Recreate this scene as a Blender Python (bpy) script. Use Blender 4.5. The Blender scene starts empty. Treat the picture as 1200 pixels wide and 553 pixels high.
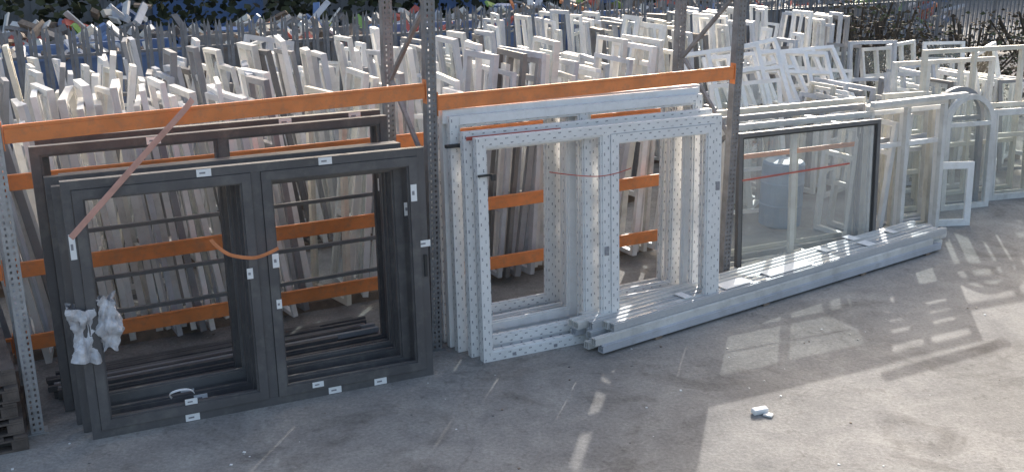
import bpy, math, random
from mathutils import Matrix, Vector, noise
random.seed(7)
sc=bpy.context.scene
R=math.radians
# ---------------------------------------------------------------- helpers
RACK=Matrix.Translation((-3.86,7.58,0))@Matrix.Rotation(R(28.6),4,'Z')
def T(x,y,z): return Matrix.Translation((x,y,z))
def RX(a): return Matrix.Rotation(R(a),4,'X')
def RY(a): return Matrix.Rotation(R(a),4,'Y')
def RZ(a): return Matrix.Rotation(R(a),4,'Z')
I4=Matrix.Identity(4)
FACES=[((0,4,6,2),0),((1,3,7,5),0),((0,1,5,4),1),((2,6,7,3),1),((0,2,3,1),2),((4,5,7,6),2)]
class MB:
    def __init__(s): s.v=[];s.f=[];s.m=[];s.uv=[];s.mats=[]
    def mi(s,mat):
        if mat not in s.mats: s.mats.append(mat)
        return s.mats.index(mat)
    def box(s,x0,x1,y0,y1,z0,z1,mat,M=I4):
        b=len(s.v); lo=(x0,y0,z0); hi=(x1,y1,z1)
        cs=[(hi[0] if i&1 else lo[0],hi[1] if i&2 else lo[1],hi[2] if i&4 else lo[2]) for i in range(8)]
        for c in cs: s.v.append(M@Vector(c))
        d=[hi[i]-lo[i] for i in range(3)]; a=d.index(max(d)); k=s.mi(mat)
        off=random.random()*3
        for f,ax in FACES:
            s.f.append([b+i for i in f]); s.m.append(k)
            o=[i for i in range(3) if i!=ax]
            if a in o: ua=a; vb=[i for i in o if i!=a][0]
            else: ua,vb=o
            for i in f: s.uv.append((cs[i][ua]+off,cs[i][vb]-lo[vb]))
    def poly(s,pts,mat,uvs=None):
        b=len(s.v)
        for p in pts: s.v.append(Vector(p))
        s.f.append(list(range(b,b+len(pts)))); s.m.append(s.mi(mat))
        for i,p in enumerate(pts): s.uv.append(uvs[i] if uvs else (p[0],p[1]))
    def obj(s,name,M=I4,parent=None,bevel=0,smooth=False):
        me=bpy.data.meshes.new(name); me.from_pydata([tuple(v) for v in s.v],[],s.f)
        for m in s.mats: me.materials.append(m)
        me.polygons.foreach_set('material_index',s.m)
        ul=me.uv_layers.new(name='UVMap')
        flat=[c for u in s.uv for c in u]; ul.data.foreach_set('uv',flat)
        if smooth: me.polygons.foreach_set('use_smooth',[True]*len(s.f))
        me.update()
        o=bpy.data.objects.new(name,me); sc.collection.objects.link(o)
        if parent: o.parent=parent; o.matrix_local=M
        else: o.matrix_world=M
        if bevel:
            b=o.modifiers.new('bevel','BEVEL'); b.width=bevel; b.segments=2; b.limit_method='ANGLE'
        return o
def empty(name,M=I4):
    o=bpy.data.objects.new(name,None); sc.collection.objects.link(o); o.matrix_world=M; return o
# ---------------------------------------------------------------- materials
def mat(name,col,rough=.5,var=.15,scale=3,bump=0,bscale=60,metal=0,dirt=None,dirtamt=.4,spec=.5):
    m=bpy.data.materials.new(name); m.use_nodes=True; nt=m.node_tree; N=nt.nodes; L=nt.links
    p=N['Principled BSDF']; tc=N.new('ShaderNodeTexCoord')
    n=N.new('ShaderNodeTexNoise'); n.inputs['Scale'].default_value=scale; n.inputs['Detail'].default_value=4
    L.new(tc.outputs['Object'],n.inputs['Vector'])
    r=N.new('ShaderNodeValToRGB'); r.color_ramp.elements[0].position=.3; r.color_ramp.elements[1].position=.7
    r.color_ramp.elements[0].color=[c*(1-var) for c in col]+[1]; r.color_ramp.elements[1].color=[min(1,c*(1+var)) for c in col]+[1]
    L.new(n.outputs['Fac'],r.inputs['Fac']); out=r.outputs['Color']
    if dirt:
        n2=N.new('ShaderNodeTexNoise'); n2.inputs['Scale'].default_value=scale*2.7; n2.inputs['Detail'].default_value=6; n2.inputs['Roughness'].default_value=.7
        L.new(tc.outputs['Object'],n2.inputs['Vector'])
        mr=N.new('ShaderNodeMapRange'); mr.inputs[1].default_value=.48; mr.inputs[2].default_value=.75; mr.inputs[4].default_value=dirtamt
        L.new(n2.outputs['Fac'],mr.inputs[0])
        mx=N.new('ShaderNodeMixRGB'); mx.inputs[2].default_value=(*dirt,1)
        L.new(mr.outputs[0],mx.inputs[0]); L.new(out,mx.inputs[1]); out=mx.outputs[0]
    L.new(out,p.inputs['Base Color'])
    p.inputs['Roughness'].default_value=rough; p.inputs['Metallic'].default_value=metal; p.inputs['Specular IOR Level'].default_value=spec
    if bump:
        nb=N.new('ShaderNodeTexNoise'); nb.inputs['Scale'].default_value=bscale; nb.inputs['Detail'].default_value=5
        L.new(tc.outputs['Object'],nb.inputs['Vector'])
        b=N.new('ShaderNodeBump'); b.inputs['Strength'].default_value=bump; b.inputs['Distance'].default_value=.02
        L.new(nb.outputs['Fac'],b.inputs['Height']); L.new(b.outputs['Normal'],p.inputs['Normal'])
    return m,nt,out,p
DARK=mat('anthracite_upvc',(.108,.104,.106),.5,.2,2,dirt=(.23,.22,.2),dirtamt=.55)[0]  # base colour lifted to imitate haze over the dark frames
DARK2=mat('dark_grey_upvc',(.15,.147,.148),.5,.15,2,dirt=(.26,.25,.23),dirtamt=.45)[0]
WHITE=mat('white_upvc',(.84,.835,.82),.35,.05,3,dirt=(.5,.48,.44),dirtamt=.35)[0]
WHITE2=mat('weathered_white_upvc',(.66,.655,.63),.5,.14,2,dirt=(.34,.32,.29),dirtamt=.55)[0]
CREAM=mat('cream_upvc',(.68,.64,.55),.5,.12,2,dirt=(.36,.32,.26),dirtamt=.5)[0]
BLUEG=mat('pale_grey_upvc',(.5,.52,.56),.5,.12,2,dirt=(.3,.3,.3),dirtamt=.5)[0]
MIDG=mat('mid_grey_upvc',(.27,.275,.29),.5,.15,2,dirt=(.18,.17,.16),dirtamt=.5)[0]
BROWN=mat('woodgrain_upvc',(.2,.12,.07),.5,.25,4)[0]
ORANGE=mat('orange_powder_coat',(.76,.25,.08),.5,.14,4,dirt=(.4,.2,.12),dirtamt=.65)[0]
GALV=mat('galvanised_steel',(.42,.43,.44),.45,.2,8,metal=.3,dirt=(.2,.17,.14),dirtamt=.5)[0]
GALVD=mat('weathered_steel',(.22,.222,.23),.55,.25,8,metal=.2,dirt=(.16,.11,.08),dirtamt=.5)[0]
FENCEM=mat('fence_steel',(.15,.165,.19),.5,.25,4,metal=.1,dirt=(.1,.09,.08),dirtamt=.5)[0]
LABEL=mat('paper_label',(.9,.9,.89),.6,.03,5)[0]
GREYL=mat('printed_label',(.3,.3,.32),.6,.2,40)[0]
BLACK=mat('black_rubber',(.04,.04,.04),.6,.2,5)[0]
WOOD=mat('old_timber',(.22,.17,.13),.8,.35,6,bump=.3,dirt=(.12,.1,.09),dirtamt=.6)[0]
WOODD=mat('weathered_pallet_timber',(.13,.105,.09),.85,.4,6,bump=.3,dirt=(.09,.08,.075),dirtamt=.6)[0]
BLUE=mat('blue_paint',(.12,.2,.38),.5,.2,1.5,dirt=(.2,.2,.22),dirtamt=.5)[0]
RED=mat('red_paint',(.5,.11,.08),.5,.2,3)[0]
GREEN=mat('green_plastic',(.25,.4,.1),.5,.2,3)[0]
STRAPM=mat('orange_strap',(.75,.28,.12),.6,.15,10)[0]
def tape_mat(name,base,mark,amt,du=.11,dv=.042,fill=.26):
    m,nt,out,p=mat(name,base,.32,.05,3,dirt=(.5,.5,.49),dirtamt=.3)
    N=nt.nodes;L=nt.links
    uv=N.new('ShaderNodeUVMap'); sx=N.new('ShaderNodeSeparateXYZ'); L.new(uv.outputs[0],sx.inputs[0])
    def ma(op,a,b=None):
        n=N.new('ShaderNodeMath'); n.operation=op
        for i,v in enumerate((a,b)):
            if v is None: continue
            if isinstance(v,(int,float)): n.inputs[i].default_value=v
            else: L.new(v,n.inputs[i])
        return n.outputs[0]
    row=ma('FLOOR',ma('DIVIDE',sx.outputs[1],dv))
    fu=ma('FRACT',ma('ADD',ma('DIVIDE',sx.outputs[0],du),ma('MULTIPLY',row,.5)))
    fv=ma('FRACT',ma('DIVIDE',sx.outputs[1],dv))
    a=ma('LESS_THAN',fu,fill); b=ma('MULTIPLY',ma('GREATER_THAN',fv,.36),ma('LESS_THAN',fv,.64))
    nz=N.new('ShaderNodeTexNoise'); nz.inputs['Scale'].default_value=60; L.new(uv.outputs[0],nz.inputs['Vector'])
    c=ma('GREATER_THAN',nz.outputs['Fac'],.44)
    nl=N.new('ShaderNodeTexNoise'); nl.inputs['Scale'].default_value=3; L.new(uv.outputs[0],nl.inputs['Vector'])
    k=ma('MULTIPLY',ma('MULTIPLY',ma('MULTIPLY',a,b),c),ma('MULTIPLY',ma('ADD',nl.outputs['Fac'],.35),amt))
    mx=N.new('ShaderNodeMixRGB'); mx.inputs[2].default_value=(*mark,1); L.new(k,mx.inputs[0]); L.new(out,mx.inputs[1])
    L.new(mx.outputs[0],p.inputs['Base Color']); return m
TAPE=tape_mat('taped_white_upvc',(.8,.8,.79),(.12,.12,.15),.85)
TAPEG=tape_mat('taped_grey_upvc',(.5,.505,.51),(.26,.27,.29),.35)
def glass_mat(name,tint,refl,haze):
    m=bpy.data.materials.new(name); m.use_nodes=True; nt=m.node_tree;N=nt.nodes;L=nt.links
    for n in list(N): N.remove(n)
    o=N.new('ShaderNodeOutputMaterial'); t=N.new('ShaderNodeBsdfTransparent'); t.inputs[0].default_value=(*tint,1)
    g=N.new('ShaderNodeBsdfGlossy'); g.inputs['Roughness'].default_value=.02
    d=N.new('ShaderNodeBsdfDiffuse'); d.inputs[0].default_value=(.7,.7,.68,1)
    fr=N.new('ShaderNodeLayerWeight'); fr.inputs[0].default_value=.5
    pw=N.new('ShaderNodeMath'); pw.operation='POWER'; pw.inputs[1].default_value=4; L.new(fr.outputs['Facing'],pw.inputs[0])
    mu=N.new('ShaderNodeMath'); mu.operation='MULTIPLY_ADD'; mu.inputs[1].default_value=.7; mu.inputs[2].default_value=refl
    L.new(pw.outputs[0],mu.inputs[0])
    a=N.new('ShaderNodeMixShader'); L.new(mu.outputs[0],a.inputs[0]); L.new(t.outputs[0],a.inputs[1]); L.new(g.outputs[0],a.inputs[2])
    nz=N.new('ShaderNodeTexNoise'); nz.inputs['Scale'].default_value=2.5; nz.inputs['Detail'].default_value=6
    tc=N.new('ShaderNodeTexCoord'); L.new(tc.outputs['Object'],nz.inputs['Vector'])
    m2=N.new('ShaderNodeMath'); m2.operation='MULTIPLY'; m2.inputs[1].default_value=haze; L.new(nz.outputs['Fac'],m2.inputs[0])
    b=N.new('ShaderNodeMixShader'); L.new(m2.outputs[0],b.inputs[0]); L.new(a.outputs[0],b.inputs[1]); L.new(d.outputs[0],b.inputs[2])
    L.new(b.outputs[0],o.inputs[0]); return m
GLASS=glass_mat('window_glass',(.9,.94,.94),.05,.16)
GLASS2=glass_mat('reflection_veil_glass',(.84,.88,.89),.12,.42)  # pale diffuse veil mixed in to imitate more reflection on the pane
FILMW=mat('plastic_film',(.55,.55,.57),.3,.35,12,bump=.6,bscale=25)[0]
def ground_mat():
    m=bpy.data.materials.new('yard_concrete'); m.use_nodes=True; nt=m.node_tree;N=nt.nodes;L=nt.links;p=N['Principled BSDF']
    tc=N.new('ShaderNodeTexCoord')
    def nz(s,d,r=.5,dist=0):
        n=N.new('ShaderNodeTexNoise'); n.inputs['Scale'].default_value=s;n.inputs['Detail'].default_value=d;n.inputs['Roughness'].default_value=r;n.inputs['Distortion'].default_value=dist
        L.new(tc.outputs['Object'],n.inputs['Vector']); return n.outputs['Fac']
    def ramp(f,a,b,ca,cb):
        r=N.new('ShaderNodeValToRGB'); r.color_ramp.elements[0].position=a;r.color_ramp.elements[1].position=b
        r.color_ramp.elements[0].color=(*ca,1);r.color_ramp.elements[1].color=(*cb,1);L.new(f,r.inputs[0]);return r.outputs[0]
    def mul(a,b,f=1,t='MULTIPLY'):
        x=N.new('ShaderNodeMixRGB');x.blend_type=t;x.inputs[0].default_value=f;L.new(a,x.inputs[1]);L.new(b,x.inputs[2]);return x.outputs[0]
    c=ramp(nz(.45,6,.6,.6),.3,.7,(.29,.28,.263),(.4,.386,.364))
    c=mul(c,ramp(nz(1.7,8,.72,.3),.35,.65,(.72,.72,.73),(1.1,1.09,1.07)))
    c=mul(c,ramp(nz(30,6,.8),.3,.7,(.66,.66,.66),(1.24,1.24,1.24)))
    c=mul(c,ramp(nz(.8,6,.65,1.5),.53,.68,(1,1,1),(.66,.65,.64)))
    c=mul(c,ramp(nz(6,5,.7,.5),.58,.7,(1,1,1),(.74,.73,.72)))
    v=N.new('ShaderNodeTexVoronoi'); v.feature='DISTANCE_TO_EDGE'; v.inputs['Scale'].default_value=.3
    mp=N.new('ShaderNodeVectorMath'); mp.operation='ADD'
    n3=N.new('ShaderNodeTexNoise'); n3.inputs['Scale'].default_value=1.6; n3.inputs['Detail'].default_value=6; L.new(tc.outputs['Object'],n3.inputs['Vector'])
    L.new(tc.outputs['Object'],mp.inputs[0]); L.new(n3.outputs['Color'],mp.inputs[1]); L.new(mp.outputs[0],v.inputs['Vector'])
    c=mul(c,ramp(v.outputs['Distance'],.0,.004,(.84,.83,.82),(1,1,1)))
    c=mul(c,ramp(nz(95,2,.5),.72,.76,(0,0,0),(.12,.12,.11)),1,'ADD')
    L.new(c,p.inputs['Base Color']); p.inputs['Roughness'].default_value=.85; p.inputs['Specular IOR Level'].default_value=.3
    b=N.new('ShaderNodeBump'); b.inputs['Strength'].default_value=.45;b.inputs['Distance'].default_value=.014
    L.new(nz(24,6,.75),b.inputs['Height']);L.new(b.outputs[0],p.inputs['Normal'])
    return m
g=MB(); g.poly([(-300,-100,0),(300,-100,0),(300,500,0),(-300,500,0)],ground_mat()); g.obj('ground')

# ---------------------------------------------------------------- frames
def rect(mb,x0,x1,z0,z1,w,d,y,mt,M=I4):
    mb.box(x0,x0+w,y,y+d,z0,z1,mt,M); mb.box(x1-w,x1,y,y+d,z0,z1,mt,M)
    mb.box(x0+w,x1-w,y,y+d,z0,z0+w,mt,M); mb.box(x0+w,x1-w,y,y+d,z1-w,z1,mt,M)
def two_pane(mb,w,h,mt,prof=.07,sash=(1,1),sw=.075,mull=.075,d=.075,xm=None,M=I4):
    xm=w/2 if xm is None else xm
    rect(mb,0,w,0,h,prof,d,0,mt,M)
    mb.box(xm-mull/2,xm+mull/2,.003,d-.003,prof,h-prof,mt,M)
    for i,(a,b) in enumerate(((prof,xm-mull/2),(xm+mull/2,w-prof))):
        if sash[i]:
            rect(mb,a+.003,b-.003,prof+.003,h-prof-.003,sw,d*.8,-.012,mt,M)
            rect(mb,a+sw+.003,b-sw-.003,prof+sw+.003,h-prof-sw-.003,.014,d*.4,.008,mt,M)
        else:
            rect(mb,a,b,prof,h-prof,.02,d*.5,.015,mt,M)
def label(mb,x,z,w=.115,h=.06,y=-.016,mt=None):
    mb.box(x-w/2,x+w/2,y,y+.004,z-h/2,z+h/2,mt or LABEL)
    mb.box(x-w*.3,x+w*.1,y-.002,y-.0003,z-h*.12,z+h*.12,GREYL)
blk=[(.38,-.33,2.93,2.11,-3.2,3.0),(.33,-.17,2.9,2.04,-3.2,3.5),(.30,.0,2.95,2.08,-2.2,3.0),(.42,.14,2.85,2.06,-2,2.5),(.24,.30,3.02,2.27,-1.0,2.0),(.3,.44,2.95,2.3,-1,2)]
lb={1:((.5,.035),(1.8,.035),(2.6,.035)),2:((1.0,.035),(2.2,.035)),3:((.8,.035),(1.9,.035)),4:((.95,2.235),(1.4,.035),(2.3,.035)),5:((2.05,2.265),(2.7,2.265))}
for i,(s,y,w,h,rz,ln) in enumerate(blk):
    mb=MB(); two_pane(mb,w,h,DARK if i!=3 else DARK2,.07,(1,1) if i in(0,3) else (0,1) if i<4 else (0,0),.075,.08,.08)
    if i==0:
        for x,z in ((.78,.035),(2.0,.035),(2.42,.035),(1.06,2.075),(2.05,2.075),(2.895,1.25)): label(mb,x,z,y=-.004)
        for x,z,ww,hh in ((1.57,1.28,.055,.12),(2.815,1.72,.055,.15),(1.57,.9,.045,.08),(1.35,1.2,.05,.09),(.78,.18,.1,.05),(1.85,.12,.1,.05)): label(mb,x,z,ww,hh)
        label(mb,.035,1.6,.045,.2,y=-.004)
        mb.box(2.885,2.91,-.02,0,.95,1.15,BLACK)
    else:
        for x,z in lb[i]: label(mb,x,z,y=-.004)
        label(mb,w-.035,random.uniform(.9,1.8),.05,.12,y=-.004)
    mb.obj('patio_door_frame',RACK@T(s,y,0.002*i)@RZ(rz)@RX(-ln),bevel=.005)
wh=[(3.83,-.49,2.73,2.13,-2.0,3.5,(0,1)),(3.78,-.33,2.78,2.16,-2,3.5,(1,0)),(3.72,-.16,2.85,2.28,-1.5,3,(0,0)),(3.70,-.02,2.95,2.35,-1,2.5,(1,1)),
    (3.70,.12,2.93,2.38,0,2,(0,1)),(3.82,.26,2.8,2.3,0,2,(0,0)),(3.72,.4,2.9,2.36,0,1.5,(1,0))]
for i,(s,y,w,h,rz,ln,sa) in enumerate(wh):
    mb=MB(); two_pane(mb,w,h,TAPE if i not in (3,5) else WHITE,.085,sa,.085,.085,.085)
    if i==0:
        mb.box(.0,.16,-.02,-.001,1.78,1.80,BLACK); mb.box(.12,.16,-.05,-.02,1.74,1.80,BLACK)
        for k in range(5): mb.box(.3+k*.45,.34+k*.45,-.002,-.0005,.02,.05,GREYL)
        for x,z in ((2.69,1.4),(1.36,.9)): label(mb,x,z,.05,.09,-.004,GREYL)
    if i==1: mb.box(.02,1.0,-.02,-.014,2.085,2.12,RED)
    if i==2:
        mb.box(-.06,.14,-.05,-.002,2.0,2.03,BLACK); mb.box(.1,2.7,-.006,-.002,2.2,2.27,WHITE)
    if i==3: mb.box(-.02,2.9,-.06,-.002,2.2,2.33,WHITE)
    mb.obj('sliding_window_frame',RACK@T(s,y,.002*i)@RZ(rz)@RX(-ln),bevel=.005)

# ---------------------------------------------------------------- pallet rack
rack=empty('pallet_rack',RACK)
def upright(s,y,H,mt):
    mb=MB(); w=.1
    mb.box(s-w/2,s-w/2+.006,y,y+.09,0,H,mt); mb.box(s+w/2-.006,s+w/2,y,y+.09,0,H,mt)
    x0=s-w/2+.006; x1=s+w/2-.006
    mb.box(x0,x0+.014,y,y+.004,0,H,mt); mb.box(x1-.014,x1,y,y+.004,0,H,mt); mb.box(s-.014,s+.014,y,y+.004,0,H,mt)
    z=0
    while z<min(H,4):
        mb.box(x0+.014,s-.014,y+.0005,y+.0035,z,z+.026,mt); mb.box(s+.014,x1-.014,y+.0005,y+.0035,z,z+.026,mt); z+=.05
    mb.box(s-.08,s+.08,y-.02,y+.11,.0,.008,mt)
    mb.obj('upright_post',parent=rack)
BAY=3.57
for k in range(3):
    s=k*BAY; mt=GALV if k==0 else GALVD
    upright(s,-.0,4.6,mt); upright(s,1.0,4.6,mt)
    mb=MB(); z=.25; side=0
    while z<4.2:
        L=math.hypot(.85,.75); a=math.degrees(math.atan2(.75,.85))
        M=T(s,.1 if side==0 else .98,z)@RX(a if side==0 else 180-a)
        mb.box(-.018,.018,0,L-.02,-.018,.018,mt,M); z+=.75; side^=1
    mb.box(s-.02,s+.02,.1,.99,.12,.16,mt); mb.obj('frame_brace',parent=rack)
def beam(s0,s1,y,z0,z1,hh=.14,d=.05):
    mb=MB(); L=s1-s0; a=math.degrees(math.atan2(z1-z0,L)); M=T(s0,y,z0)@RY(-a)
    mb.box(.012,L-.012,0,d,-hh,-.028,ORANGE,M); mb.box(.012,L-.012,.0,d*.62,-.028,0,ORANGE,M)
    for x in (0,L-.008): mb.box(x,x+.008,-.012,d+.02,-hh-.05,.03,ORANGE,M)
    mb.obj('orange_beam',parent=rack,bevel=.004)
beam(.052,BAY-.052,.0,2.53,2.60); beam(BAY+.052,2*BAY-.052,0,2.48,2.52)
for b in range(2):
    s0=b*BAY+.052; s1=(b+1)*BAY-.052
    for z in (.47,1.15,1.93): beam(s0,s1,1.03,z,z,.14)
for z in (.47,1.15,1.9): beam(-BAY+.05,-.052,1.03,z,z,.14)
beam(-BAY+.05,-.052,.0,2.5,2.53)
for b in range(2):
    s0=b*BAY+.052; s1=(b+1)*BAY-.052
    beam(s0,s1,0,4.2,4.2); beam(s0,s1,1.03,4.2,4.2)
mb=MB()
for z in (.62,.95,1.4): mb.box(.3,3.3,.8,.83,z,z+.035,DARK2)
mb.obj('rack_rail',parent=rack)
mb=MB(); random.seed(5)
for k in range(9):
    for j in range(2):
        st=random.uniform(.15,.4); mb.box(st,st+random.uniform(2.5,3),.52+k*.05,.56+k*.05,.01+j*.06,.06+j*.06,random.choice((DARK,DARK,DARK2,MIDG)),RZ(random.uniform(-.5,.5)))
mb.obj('floor_darkening_profiles',RACK)  # dark lengths added so the floor inside the rack reads darker

# ---------------------------------------------------------------- stock field
random.seed(21)
def frame_any(mb,w,h,d,mt,M,pw=.06,mul=0,tr=0,glass=False):
    rect(mb,0,w,0,h,pw,d,0,mt,M)
    for k in range(mul):
        x=w*(k+1)/(mul+1); mb.box(x-pw/2,x+pw/2,.002,d-.002,pw,h-pw,mt,M)
    for k in range(tr):
        z=h*(k+1)/(tr+1) if tr>1 else h*random.choice((.35,.65,.72))
        cuts=[pw]+[v for kk in range(mul) for v in (w*(kk+1)/(mul+1)-pw/2,w*(kk+1)/(mul+1)+pw/2)]+[w-pw]
        for a in range(0,len(cuts),2): mb.box(cuts[a],cuts[a+1],.004,d-.004,z-pw/2,z+pw/2,mt,M)
    if glass: mb.poly([M@Vector(p) for p in ((pw,d*.4,pw),(w-pw,d*.4,pw),(w-pw,d*.4,h-pw),(pw,d*.4,h-pw))],GLASS)
def pick():
    return random.choices((WHITE,WHITE2,CREAM,BLUEG,MIDG,BROWN,DARK2),(28,30,5,25,12,0,5))[0]
def row(yc,s0,s1,hmin,hmax,wmin,wmax,gap=.11,zb=.1,short=.12):
    mb=MB(); s=s0; lean=random.uniform(-6,6); hb=random.uniform(hmin,hmax)
    while s<s1:
        if random.random()<.09: lean=random.uniform(-10,10); s+=random.uniform(.03,.2); hb=random.uniform(hmin,hmax)
        w=random.uniform(wmin,wmax); h=hb*random.uniform(.88,1.06); d=random.uniform(.045,.075)
        if random.random()<short: h*=.7
        M=T(s,yc-w/2+random.uniform(-.3,.3),zb)@RY(lean+random.uniform(-2.5,2.5))@RZ(90+random.uniform(-13,13))
        frame_any(mb,w,h,d,pick(),M,random.uniform(.045,.07),0,random.choice((0,0,1,1,2)),random.random()<.15)
        s+=d+random.uniform(.01,gap)
    mb.box(s0,s1,yc-.25,yc-.16,0,zb-.003,WOOD); mb.box(s0,s1,yc+.16,yc+.25,0,zb-.003,WOOD)
    return mb.obj('stored_window_frames',RACK)
row(1.85,-3,7.3,2.2,2.5,.4,.8,.035,short=.03)
row(3.9,-4,8.5,2.0,2.6,.25,.6,.09)
row(3.0,8.9,16,1.1,1.6,.4,.8,.12)
row(5.8,-5,14.6,1.7,2.4,.25,.6,.13)
row(7.9,-6,15.4,1.6,2.3,.25,.6,.18)
mb=MB()
def faceon(s,y,w,h,rz,ln,z=0,roll=0,mt=None,**k):
    frame_any(mb,w,h,.07,mt or pick(),T(s,y,z)@RZ(rz)@RX(-ln)@RY(roll),**k)
for yy,sa,sb,n in ((2.3,8,15,5),(3.1,-2,8,4),(4.7,2,15,12),(6.8,3,14.5,11),(8.7,0,15,9)):
    for k in range(n):
        s=sa+(sb-sa)*(k+random.random()*.8)/n
        for q in range(random.choice((1,2,3))):
            faceon(s+q*.08,yy-q*.09,random.uniform(.5,1.0),random.uniform(1.1,2.0),random.uniform(-40,40),random.uniform(4,14),.05,random.uniform(-9,9),pw=.055,mul=random.choice((0,0,1)),tr=random.choice((0,1,2)),glass=random.random()<.4)
for k in range(6):
    faceon(9.2+k*.45,3.2+k*.1,1.2,1.1,-15+random.uniform(-12,12),random.uniform(25,45),1.15,random.uniform(-10,10),mt=WHITE,pw=.06,mul=2,tr=1)
for k in range(9):
    faceon(12.2+k*.5,4.4+random.uniform(-.2,.9),random.uniform(.7,1.2),random.uniform(1.4,2.0),random.uniform(-30,20),random.uniform(5,14),.05,random.uniform(-6,6),mt=random.choice((WHITE,WHITE2,BLUEG)),pw=.06,mul=random.choice((0,1)),tr=1,glass=k%2==0)
faceon(3.0,5.1,.7,1.6,10,6,1.0,12,mt=BLUEG,pw=.06,mul=1,tr=3)
mb.obj('leaning_window_frames',RACK)

# ---------------------------------------------------------------- glazed units right of rack
for i,(s,y,w,h,m_,ml) in enumerate(((7.62,.36,2.15,1.66,DARK2,0),(7.55,.55,2.3,1.72,WHITE2,1),(7.7,.75,2.2,1.78,MIDG,0),(7.6,.95,2.5,1.82,CREAM,1))):
    mb=MB(); rect(mb,0,w,0,h,.05,.06,0,m_); rect(mb,.05,w-.05,.05,h-.05,.02,.04,.01,BLACK if i==0 else m_)
    for k in range(ml):
        x=w*(k+1)/(ml+1)+(.15 if i==3 else -.1); mb.box(x-.035,x+.035,.004,.056,.07,h-.07,m_)
    if i in(0,1): mb.poly([(.07,.03,.07),(w-.07,.03,.07),(w-.07,.03,h-.07),(.07,.03,h-.07)],GLASS2 if i==0 else GLASS)
    if i==3: mb.box(.07,w-.07,-.03,-.002,1.2,1.26,ORANGE)
    if i==0: mb.box(.08,1.7,.0,.004,1.1,1.12,RED,RY(-1.5))
    mb.obj('glazed_window_unit',RACK@T(s,y,0.002)@RZ(-3)@RX(-4),bevel=.003)
mb=MB(); n=24; prof=[(.0,.24),(.03,.28),(.3,.285),(.31,.295),(.33,.285),(.6,.285),(.61,.295),(.63,.285),(.87,.28),(.9,.25),(.9,0)]
REFLBLUE=mat('reflection_drum_blue',(.13,.26,.42),.5,.15,3)[0]
for a in range(n):
    a0=2*math.pi*a/n;a1=2*math.pi*(a+1)/n
    for (z0,r0),(z1,r1) in zip(prof,prof[1:]):
        mb.poly([(r0*math.cos(a0),r0*math.sin(a0),z0),(r0*math.cos(a1),r0*math.sin(a1),z0),(r1*math.cos(a1),r1*math.sin(a1),z1),(r1*math.cos(a0),r1*math.sin(a0),z1)],REFLBLUE)
mb.obj('reflection_drum',RACK@T(9.5,1.7,0),smooth=True)  # drum added as a stand-in for a blue reflection in the glass
mb=MB()
for i in range(5):
    frame_any(mb,random.uniform(1.3,1.5),random.uniform(1.6,1.8),.07,(WHITE2,WHITE,CREAM,BLUEG,WHITE2)[i],T(9.8+i*.08,.5+i*.14,0)@RZ(-3)@RX(-3),.06,1,1 if i%2 else 0)
for i in range(4):
    M=T(9.85+i*.3,.75+random.uniform(-.05,.1),0)@RY(random.uniform(-3,3)+3)@RZ(90)
    frame_any(mb,.6,random.uniform(1.4,1.7),.07,random.choice((WHITE2,WHITE,BLUEG)),M,.06,0,1)
mb.box(9.7,11.4,.42,.5,1.79,1.85,WHITE2)
mb.obj('leaning_window_frames',RACK)
def win(name,s,y,w,h,rz,ln,mt,mul,tr,gl=True):
    mb=MB(); random.seed(int(s*10)); frame_any(mb,w,h,.07,mt,I4,.065,mul,tr,gl)
    if mul==0 and tr==0: rect(mb,.065,w-.065,.065,h-.065,.03,.04,-.005,mt)
    return mb.obj(name,RACK@T(s,y,0)@RZ(rz)@RX(-ln),bevel=.004)
win('small_window_frame',11.25,.62,.55,.88,-22,5,WHITE,0,0)
win('tall_window_frame',12.2,1.75,1.9,2.2,-8,3,CREAM,1,1,False)
win('tall_window_frame',12.0,2.1,1.9,2.0,-8,3,WHITE2,2,1,False)
win('casement_window_frame',13.1,1.15,.75,1.35,-12,6,WHITE2,0,0)
win('casement_window_frame',13.3,1.35,.75,1.4,-12,6,CREAM,0,1)
win('casement_window_frame',11.0,1.1,.6,1.5,-10,5,WHITE2,0,1)
win('casement_window_frame',14.1,1.3,.9,1.6,-12,6,WHITE2,1,1)
win('casement_window_frame',11.1,1.4,.7,1.7,-10,5,CREAM,0,2)
def arch(s,y,w,h,mt,rz,ln):
    mb=MB(); r=w/2; hs=h-r; pw=.075;d=.07
    mb.box(0,pw,0,d,0,hs,mt); mb.box(w-pw,w,0,d,0,hs,mt); mb.box(pw,w-pw,0,d,0,pw,mt)
    mb.box(pw,w-pw,.004,d-.004,hs-.03,hs+.03,mt)
    n=20
    for k in range(n):
        a0=math.pi*k/n;a1=math.pi*(k+1)/n
        def P(a,rr,yy): return Vector((r+rr*math.cos(a),yy,hs+rr*math.sin(a)))
        ri=r-pw
        mb.poly([P(a0,r,0),P(a0,ri,0),P(a1,ri,0),P(a1,r,0)],mt)
        mb.poly([P(a0,r,d),P(a1,r,d),P(a1,ri,d),P(a0,ri,d)],mt)
        mb.poly([P(a0,r,0),P(a1,r,0),P(a1,r,d),P(a0,r,d)],mt)
        mb.poly([P(a0,ri,0),P(a0,ri,d),P(a1,ri,d),P(a1,ri,0)],mt)
        mb.poly([Vector((r,d*.4,hs)),P(a0,ri,d*.4),P(a1,ri,d*.4)],GLASS)
    mb.poly([(pw,d*.4,pw),(w-pw,d*.4,pw),(w-pw,d*.4,hs-.03),(pw,d*.4,hs-.03)],GLASS)
    mb.obj('arched_window_frame',RACK@T(s,y,0)@RZ(rz)@RX(-ln))
arch(12.0,1.1,.85,1.65,WHITE2,-10,4); arch(11.9,1.25,.9,1.74,MIDG,-10,4)

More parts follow.
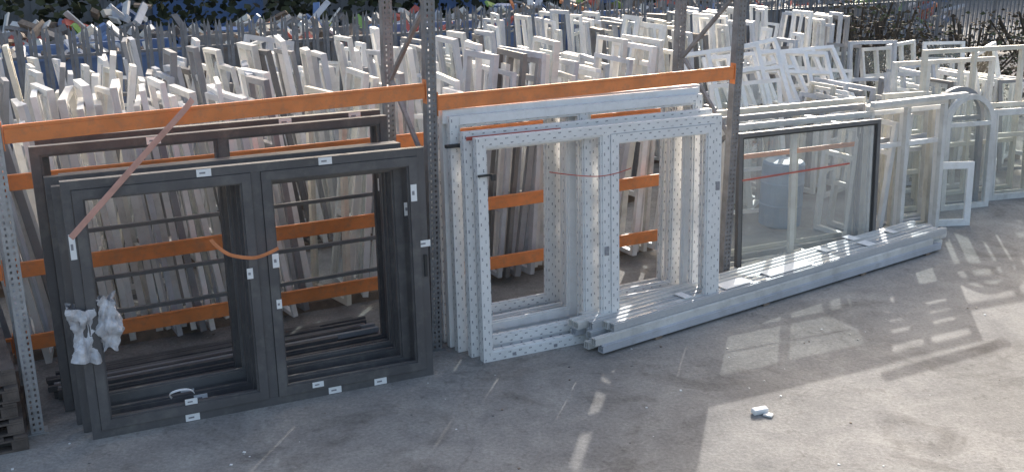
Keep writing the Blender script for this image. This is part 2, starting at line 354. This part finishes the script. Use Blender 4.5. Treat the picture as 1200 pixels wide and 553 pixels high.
# ---------------------------------------------------------------- profile bundle
PB=T(.945,9.187,0)@RZ(35.9)
mb=MB(); random.seed(3)
for lay in range(3):
    zz=.03+lay*.078
    for k in range(8-lay):
        y=.0+k*.079+lay*.035; st=random.uniform(-.16,.14); L=5.6+random.uniform(-.1,.1)
        mt=random.choice((TAPEG,TAPEG,BLUEG,WHITE2,WHITE2)); M=T(0,random.uniform(-.003,.003),0)@RZ(random.uniform(-.12,.12))
        x0=st;x1=st+L;w=.07;h=.072;t=.006
        mb.box(x0,x1,y,y+w,zz,zz+t,mt,M); mb.box(x0,x1,y,y+w,zz+h-t,zz+h,mt,M)
        mb.box(x0,x1,y,y+t,zz+t,zz+h-t,mt,M); mb.box(x0,x1,y+w-t,y+w,zz+t,zz+h-t,mt,M)
        mb.box(x0+.002,x1-.002,y+w*.45,y+w*.45+t,zz+t,zz+h-t,mt,M)
        mb.box(x0,x1,y+.015,y+.03,zz+h,zz+h+.008,mt,M)
for x,y,w in ((1.15,.15,.1),(1.7,.1,.42),(2.4,.1,.75),(3.6,.3,.1),(4.2,.15,.16),(4.9,.3,.1),(4.25,.4,.14)):
    mb.box(x,x+w,y,y+.17,.272,.278,LABEL)
for x in (.6,2.2,3.9,5.2): mb.box(x,x+.09,-.0,.64,.0,.028,WOOD)
mb.obj('upvc_profile_bundle',PB)
mb=MB()
for k,(st,y,rz) in enumerate(((-.12,.70,.6),(.03,.80,-.3),(-.2,.90,.2))):
    mb.box(st,st+4.2,y,y+.07,.005,.075,TAPEG,RZ(rz)); mb.box(st-.002,st+.001,y+.01,y+.06,.015,.065,BLACK,RZ(rz))
mb.obj('upvc_profile_length',PB,bevel=.004)

# ---------------------------------------------------------------- plastic film wraps
def film(s,y,z0,z1,w,d,seed):
    mb=MB(); nu,nv=28,26; pts=[]
    for j in range(nv+1):
        rowp=[]
        for i in range(nu):
            a=2*math.pi*i/nu; z=z0+(z1-z0)*j/nv
            q=min(1/max(abs(math.cos(a)),abs(math.sin(a))),1.25)
            nn=noise.noise(Vector((math.cos(a)*2.2+seed,math.sin(a)*2.2,z*9)))*.05+noise.noise(Vector((math.cos(a)*6,seed+math.sin(a)*6,z*22)))*.025
            flare=.02*math.sin(j/nv*math.pi*2.3+seed)
            zz=z+noise.noise(Vector((a,seed,0)))*.07*(1 if j in(0,nv) else .3)
            rowp.append(Vector((s+math.cos(a)*q*(w/2+.01+nn+flare),y+math.sin(a)*q*(d/2+.015+nn+flare),zz)))
        pts.append(rowp)
    for j in range(nv):
        for i in range(nu):
            k=(i+1)%nu; mb.poly([pts[j][i],pts[j][k],pts[j+1][k],pts[j+1][i]],FILMW)
    mb.obj('plastic_film_wrap',RACK)
film(.42,-.24,.68,1.12,.13,.12,1.3); film(.6,-.27,.74,1.16,.12,.10,5.1)
def ribbon(name,pts,w,mt,thick=.003):
    cu=bpy.data.curves.new(name,'CURVE'); cu.dimensions='3D'; sp=cu.splines.new('NURBS'); sp.points.add(len(pts)-1)
    for i,p in enumerate(pts): sp.points[i].co=(*p,1)
    sp.use_endpoint_u=True; sp.order_u=3; cu.extrude=w/2; cu.bevel_depth=thick; cu.resolution_u=10
    cu.materials.append(mt); o=bpy.data.objects.new(name,cu); sc.collection.objects.link(o); o.matrix_world=RACK; return o
ribbon('orange_strap',[(1.42,-.43,1.56),(1.5,-.46,1.44),(1.66,-.47,1.38),(1.8,-.475,1.36),(1.95,-.475,1.42)],.025,STRAPM)
ribbon('ratchet_strap',[(.4,-.42,1.72),(.7,-.33,1.98),(1.1,-.18,2.32),(1.42,-.06,2.58),(1.46,-.02,2.62)],.045,mat('faded_red_strap',(.58,.33,.27),.6,.15,10)[0])
ribbon('white_cable_offcut',[(1.05,-.1,.12),(1.0,-.2,.2),(1.08,-.25,.25),(1.2,-.22,.22),(1.22,-.2,.17)],.015,LABEL)
ribbon('red_tie_cord',[(4.5,-.53,1.78),(4.75,-.54,1.72),(5.15,-.55,1.66),(5.4,-.55,1.72)],.004,RED)

# ---------------------------------------------------------------- pallets at left
for k in range(5):
    mb=MB(); z=k*.13
    for i in range(7): mb.box(i*.17,i*.17+.1,0,1.0,z+.107,z+.127,WOODD)
    for y in (0,.45,.9):
        mb.box(0,1.12,y,y+.1,z+.088,z+.105,WOODD); mb.box(0,1.12,y,y+.1,z,z+.016,WOODD)
        for x in (0,.5,1.0): mb.box(x,x+.12,y,y+.1,z+.018,z+.086,WOODD)
    mb.obj('wooden_pallet',RACK@T(-1.22+random.uniform(-.03,.03),-.2+random.uniform(-.04,.04),.002)@RZ(random.uniform(-3,3)))
# ---------------------------------------------------------------- palisade fence
F=T(-8.4,17.2,0)@RZ(33)
mb=MB(); x=-8
while x<34:
    w=.065
    for dx,rot in ((0,18),(w*.95,-18)):
        M=T(x+dx,0,.05)@RZ(rot); mb.box(0,w*.95,0,.004,0,2.1,FENCEM,M)
        mb.poly([M@Vector((0,0,2.1)),M@Vector((w*.95,0,2.1)),M@Vector((w*.47,0,2.25))],FENCEM)
    x+=.21
for z in (.4,1.75): mb.box(-8,34,.03,.08,z,z+.05,FENCEM)
x=-8
while x<34: mb.box(x,x+.07,.085,.16,0,2.1,FENCEM); x+=2.75
mb.obj('palisade_fence',F)
def skip(x,y,rz,mt,L=3.6,h=1.5):
    e=MB(); b=[(-L/2+.6,-.8),(L/2-.6,-.8),(L/2-.6,.8),(-L/2+.6,.8)]; t=[(-L/2,-.95),(L/2,-.95),(L/2,.95),(-L/2,.95)]
    for i in range(4):
        j=(i+1)%4
        e.poly([(*b[i],.05),(*b[j],.05),(*t[j],h),(*t[i],h)],mt)
    e.poly([(*p,.06) for p in b],mt)
    for i in range(-3,4): e.box(i*.42-.04,i*.42+.04,-1.0,-.9,.5,h-.032,mt)
    e.box(-L/2-.03,L/2+.03,-1.0,-.93,h-.03,h+.05,mt); e.box(-L/2-.03,L/2+.03,.93,1.0,h-.03,h+.05,mt)
    for k in range(40):
        M=T(random.uniform(-1.4,1.4),random.uniform(-.7,.7),h-.2)@RZ(random.uniform(0,180))@RX(random.uniform(-40,40))@RY(random.uniform(-50,50))
        e.box(-.5,.5,-.05,.05,0,.06,random.choice((WHITE2,WOOD,CREAM,RED,BLUEG,DARK2)),M)
    e.obj('waste_skip',F@T(x,y,0)@RZ(rz))
GREYP=mat('grey_skip_paint',(.2,.2,.2),.6,.3,2,dirt=(.2,.12,.08),dirtamt=.6)[0]
for x,y,c in ((-3,2.4,GREYP),(1.5,2.2,BLUE),(6,2.4,GREYP),(10.2,2.2,BLUE),(15,2.6,BLUE),(21.5,2.6,GREYP)): skip(x,y,random.uniform(-5,5),c,4,1.6)
mb=MB()
for k in range(3600):
    x=random.uniform(-12,32); y=random.uniform(4.0,9.5); hh=max(0.1,1.3+.9*noise.noise(Vector((x*.35,y*.3,3))))
    M=T(x,y,random.uniform(0,1)*hh)@RZ(random.uniform(0,180))@RX(random.uniform(-60,60))@RY(random.uniform(-60,60))
    l=random.uniform(.12,.6); mb.box(-l,l,-.09,.09,0,random.uniform(.04,.15),random.choices((WHITE2,WOOD,CREAM,RED,BLUEG,BLUE,DARK2,GREYP,STRAPM,GREEN),(12,12,6,4,10,5,12,12,2,4))[0],M)
mb.obj('scrap_pile',F)
LEAF=[mat('foliage_%d'%i,c,.8,.3,3,spec=.2)[0] for i,c in enumerate(((.05,.06,.035),(.09,.1,.055),(.035,.038,.028)))]
mb=MB()
for k in range(11000):
    x=random.uniform(-14,40); cl=noise.noise(Vector((x*.5,0,0)))
    z=random.uniform(0,2.9+cl); y=10.6+random.uniform(-.5,.5)*1.6+cl*.8
    if noise.noise(Vector((x*1.3,y,z*1.3)))<-.3: continue
    M=T(x,y,z)@RZ(random.uniform(0,360))@RX(random.uniform(30,110)); r=random.uniform(.07,.17)
    mb.poly([M@Vector((-r,-r*.3,0)),M@Vector((0,-r*.75,0)),M@Vector((r,-r*.2,0)),M@Vector((r*.8,r*.5,0)),M@Vector((-r*.4,r*.7,0))],random.choice(LEAF))
mb.obj('hedge',F)
wb=empty('dark_backdrop_building',F@T(-25,14,0))  # added dark backdrop, covers bright sunlit ground showing through the hedge
mb=MB(); WC=mat('backdrop_cladding',(.2,.2,.2),.6,.15,1,dirt=(.12,.1,.09),dirtamt=.5)[0]
mb.box(0,80,0,12,0,5,WC)
for i in range(200): mb.box(i*.4,i*.4+.16,-.03,-.001,0,4.9,WC)
mb.obj('wall',parent=wb)
mb=MB(); mb.box(-.3,80.3,-.3,12.3,5.003,5.3,DARK2); mb.obj('roof',parent=wb)
mb=MB()
for i in range(8): mb.box(4+i*9,7.5+i*9,-.06,-.034,0,3.6,BLUE)
mb.obj('roller_door',parent=wb)
# brown overgrown bushes at the right, in front of the fence
TW=[mat('dry_foliage_%d'%i,c,.85,.3,3,spec=.15)[0] for i,c in enumerate(((.1,.08,.06),(.15,.125,.095),(.07,.06,.05),(.09,.1,.06)))]
for bx,by,br,bh in ((17.2,7.0,1.6,2.3),(19.6,6.8,1.7,2.1),(22,6.6,1.9,2.5),(18.4,8.9,1.6,2.4),(24.5,7,1.8,2.2)):
    mb=MB()
    for k in range(26):
        a=random.uniform(0,6.28); L=random.uniform(.7,1)*bh; tilt=random.uniform(5,38)
        M=RZ(math.degrees(a))@RY(tilt); mb.box(-.018,.018,-.018,.018,0,L,TW[2],M)
    for k in range(2600):
        a=random.uniform(0,6.28); rr=br*math.sqrt(random.random()); z=random.uniform(0,1)
        x,y=rr*math.cos(a),rr*math.sin(a)
        top=bh*(1-.45*(rr/br)**2)*(1+.25*noise.noise(Vector((x*1.2+bx,y*1.2,0)))); z*=top
        if noise.noise(Vector((x*2+bx,y*2,z*2)))<-.12: continue
        M=T(x,y,z)@RZ(random.uniform(0,360))@RX(random.uniform(0,110)); r=random.uniform(.03,.075)
        mb.poly([M@Vector((-r,-r*.3,0)),M@Vector((0,-r*.6,0)),M@Vector((r,-r*.1,0)),M@Vector((0,r*.6,0))],random.choice(TW))
    mb.obj('bush',RACK@T(bx,by,0))
# litter
mb=MB(); M=T(2.1,7.95,0)
mb.box(-.07,.07,-.03,.03,.002,.05,LABEL,M@RZ(20)@RX(8)); mb.box(.04,.12,-.05,.02,.002,.02,WHITE2,M@RZ(-30)); mb.obj('crumpled_paper_cup',bevel=.012)
mb=MB(); random.seed(11)
for k in range(110):
    x=random.uniform(-4,6);y=random.uniform(6.2,10.5); r=random.uniform(.003,.009); M=T(x,y,.001)@RZ(random.uniform(0,180))
    mb.box(-r,r*1.5,-r,r,0,r*.7,random.choice((LABEL,WOOD,DARK2,WHITE2)),M)
mb.obj('ground_debris')

# ---------------------------------------------------------------- light, world, camera
el=R(24); az=R(14.5)
d=Vector((math.sin(az)*math.cos(el),math.cos(az)*math.cos(el),math.sin(el)))
ld=bpy.data.lights.new('sun','SUN'); ld.energy=3.9; ld.angle=R(.5); ld.color=(1,.97,.93)
lo=bpy.data.objects.new('sun',ld); sc.collection.objects.link(lo); lo.rotation_euler=d.to_track_quat('Z','Y').to_euler(); lo.location=(0,0,20)
w=bpy.data.worlds.new('World'); sc.world=w; w.use_nodes=True; nt=w.node_tree
sky=nt.nodes.new('ShaderNodeTexSky'); sky.sky_type='NISHITA'; sky.sun_disc=False; sky.sun_elevation=el; sky.sun_rotation=az; sky.air_density=1.0; sky.dust_density=5; sky.ozone_density=.3
nt.links.new(sky.outputs[0],nt.nodes['Background'].inputs[0]); nt.nodes['Background'].inputs[1].default_value=.3
cd=bpy.data.cameras.new('cctv_camera'); cd.sensor_width=36; cd.lens=1211/1200*36; cd.clip_end=1500; cd.clip_start=.05
co=bpy.data.objects.new('cctv_camera',cd); sc.collection.objects.link(co); co.location=(0,0,4); co.rotation_euler=(R(73),0,0)
sc.camera=co
sc.view_settings.view_transform='Standard'; sc.view_settings.look='None'; sc.view_settings.exposure=0
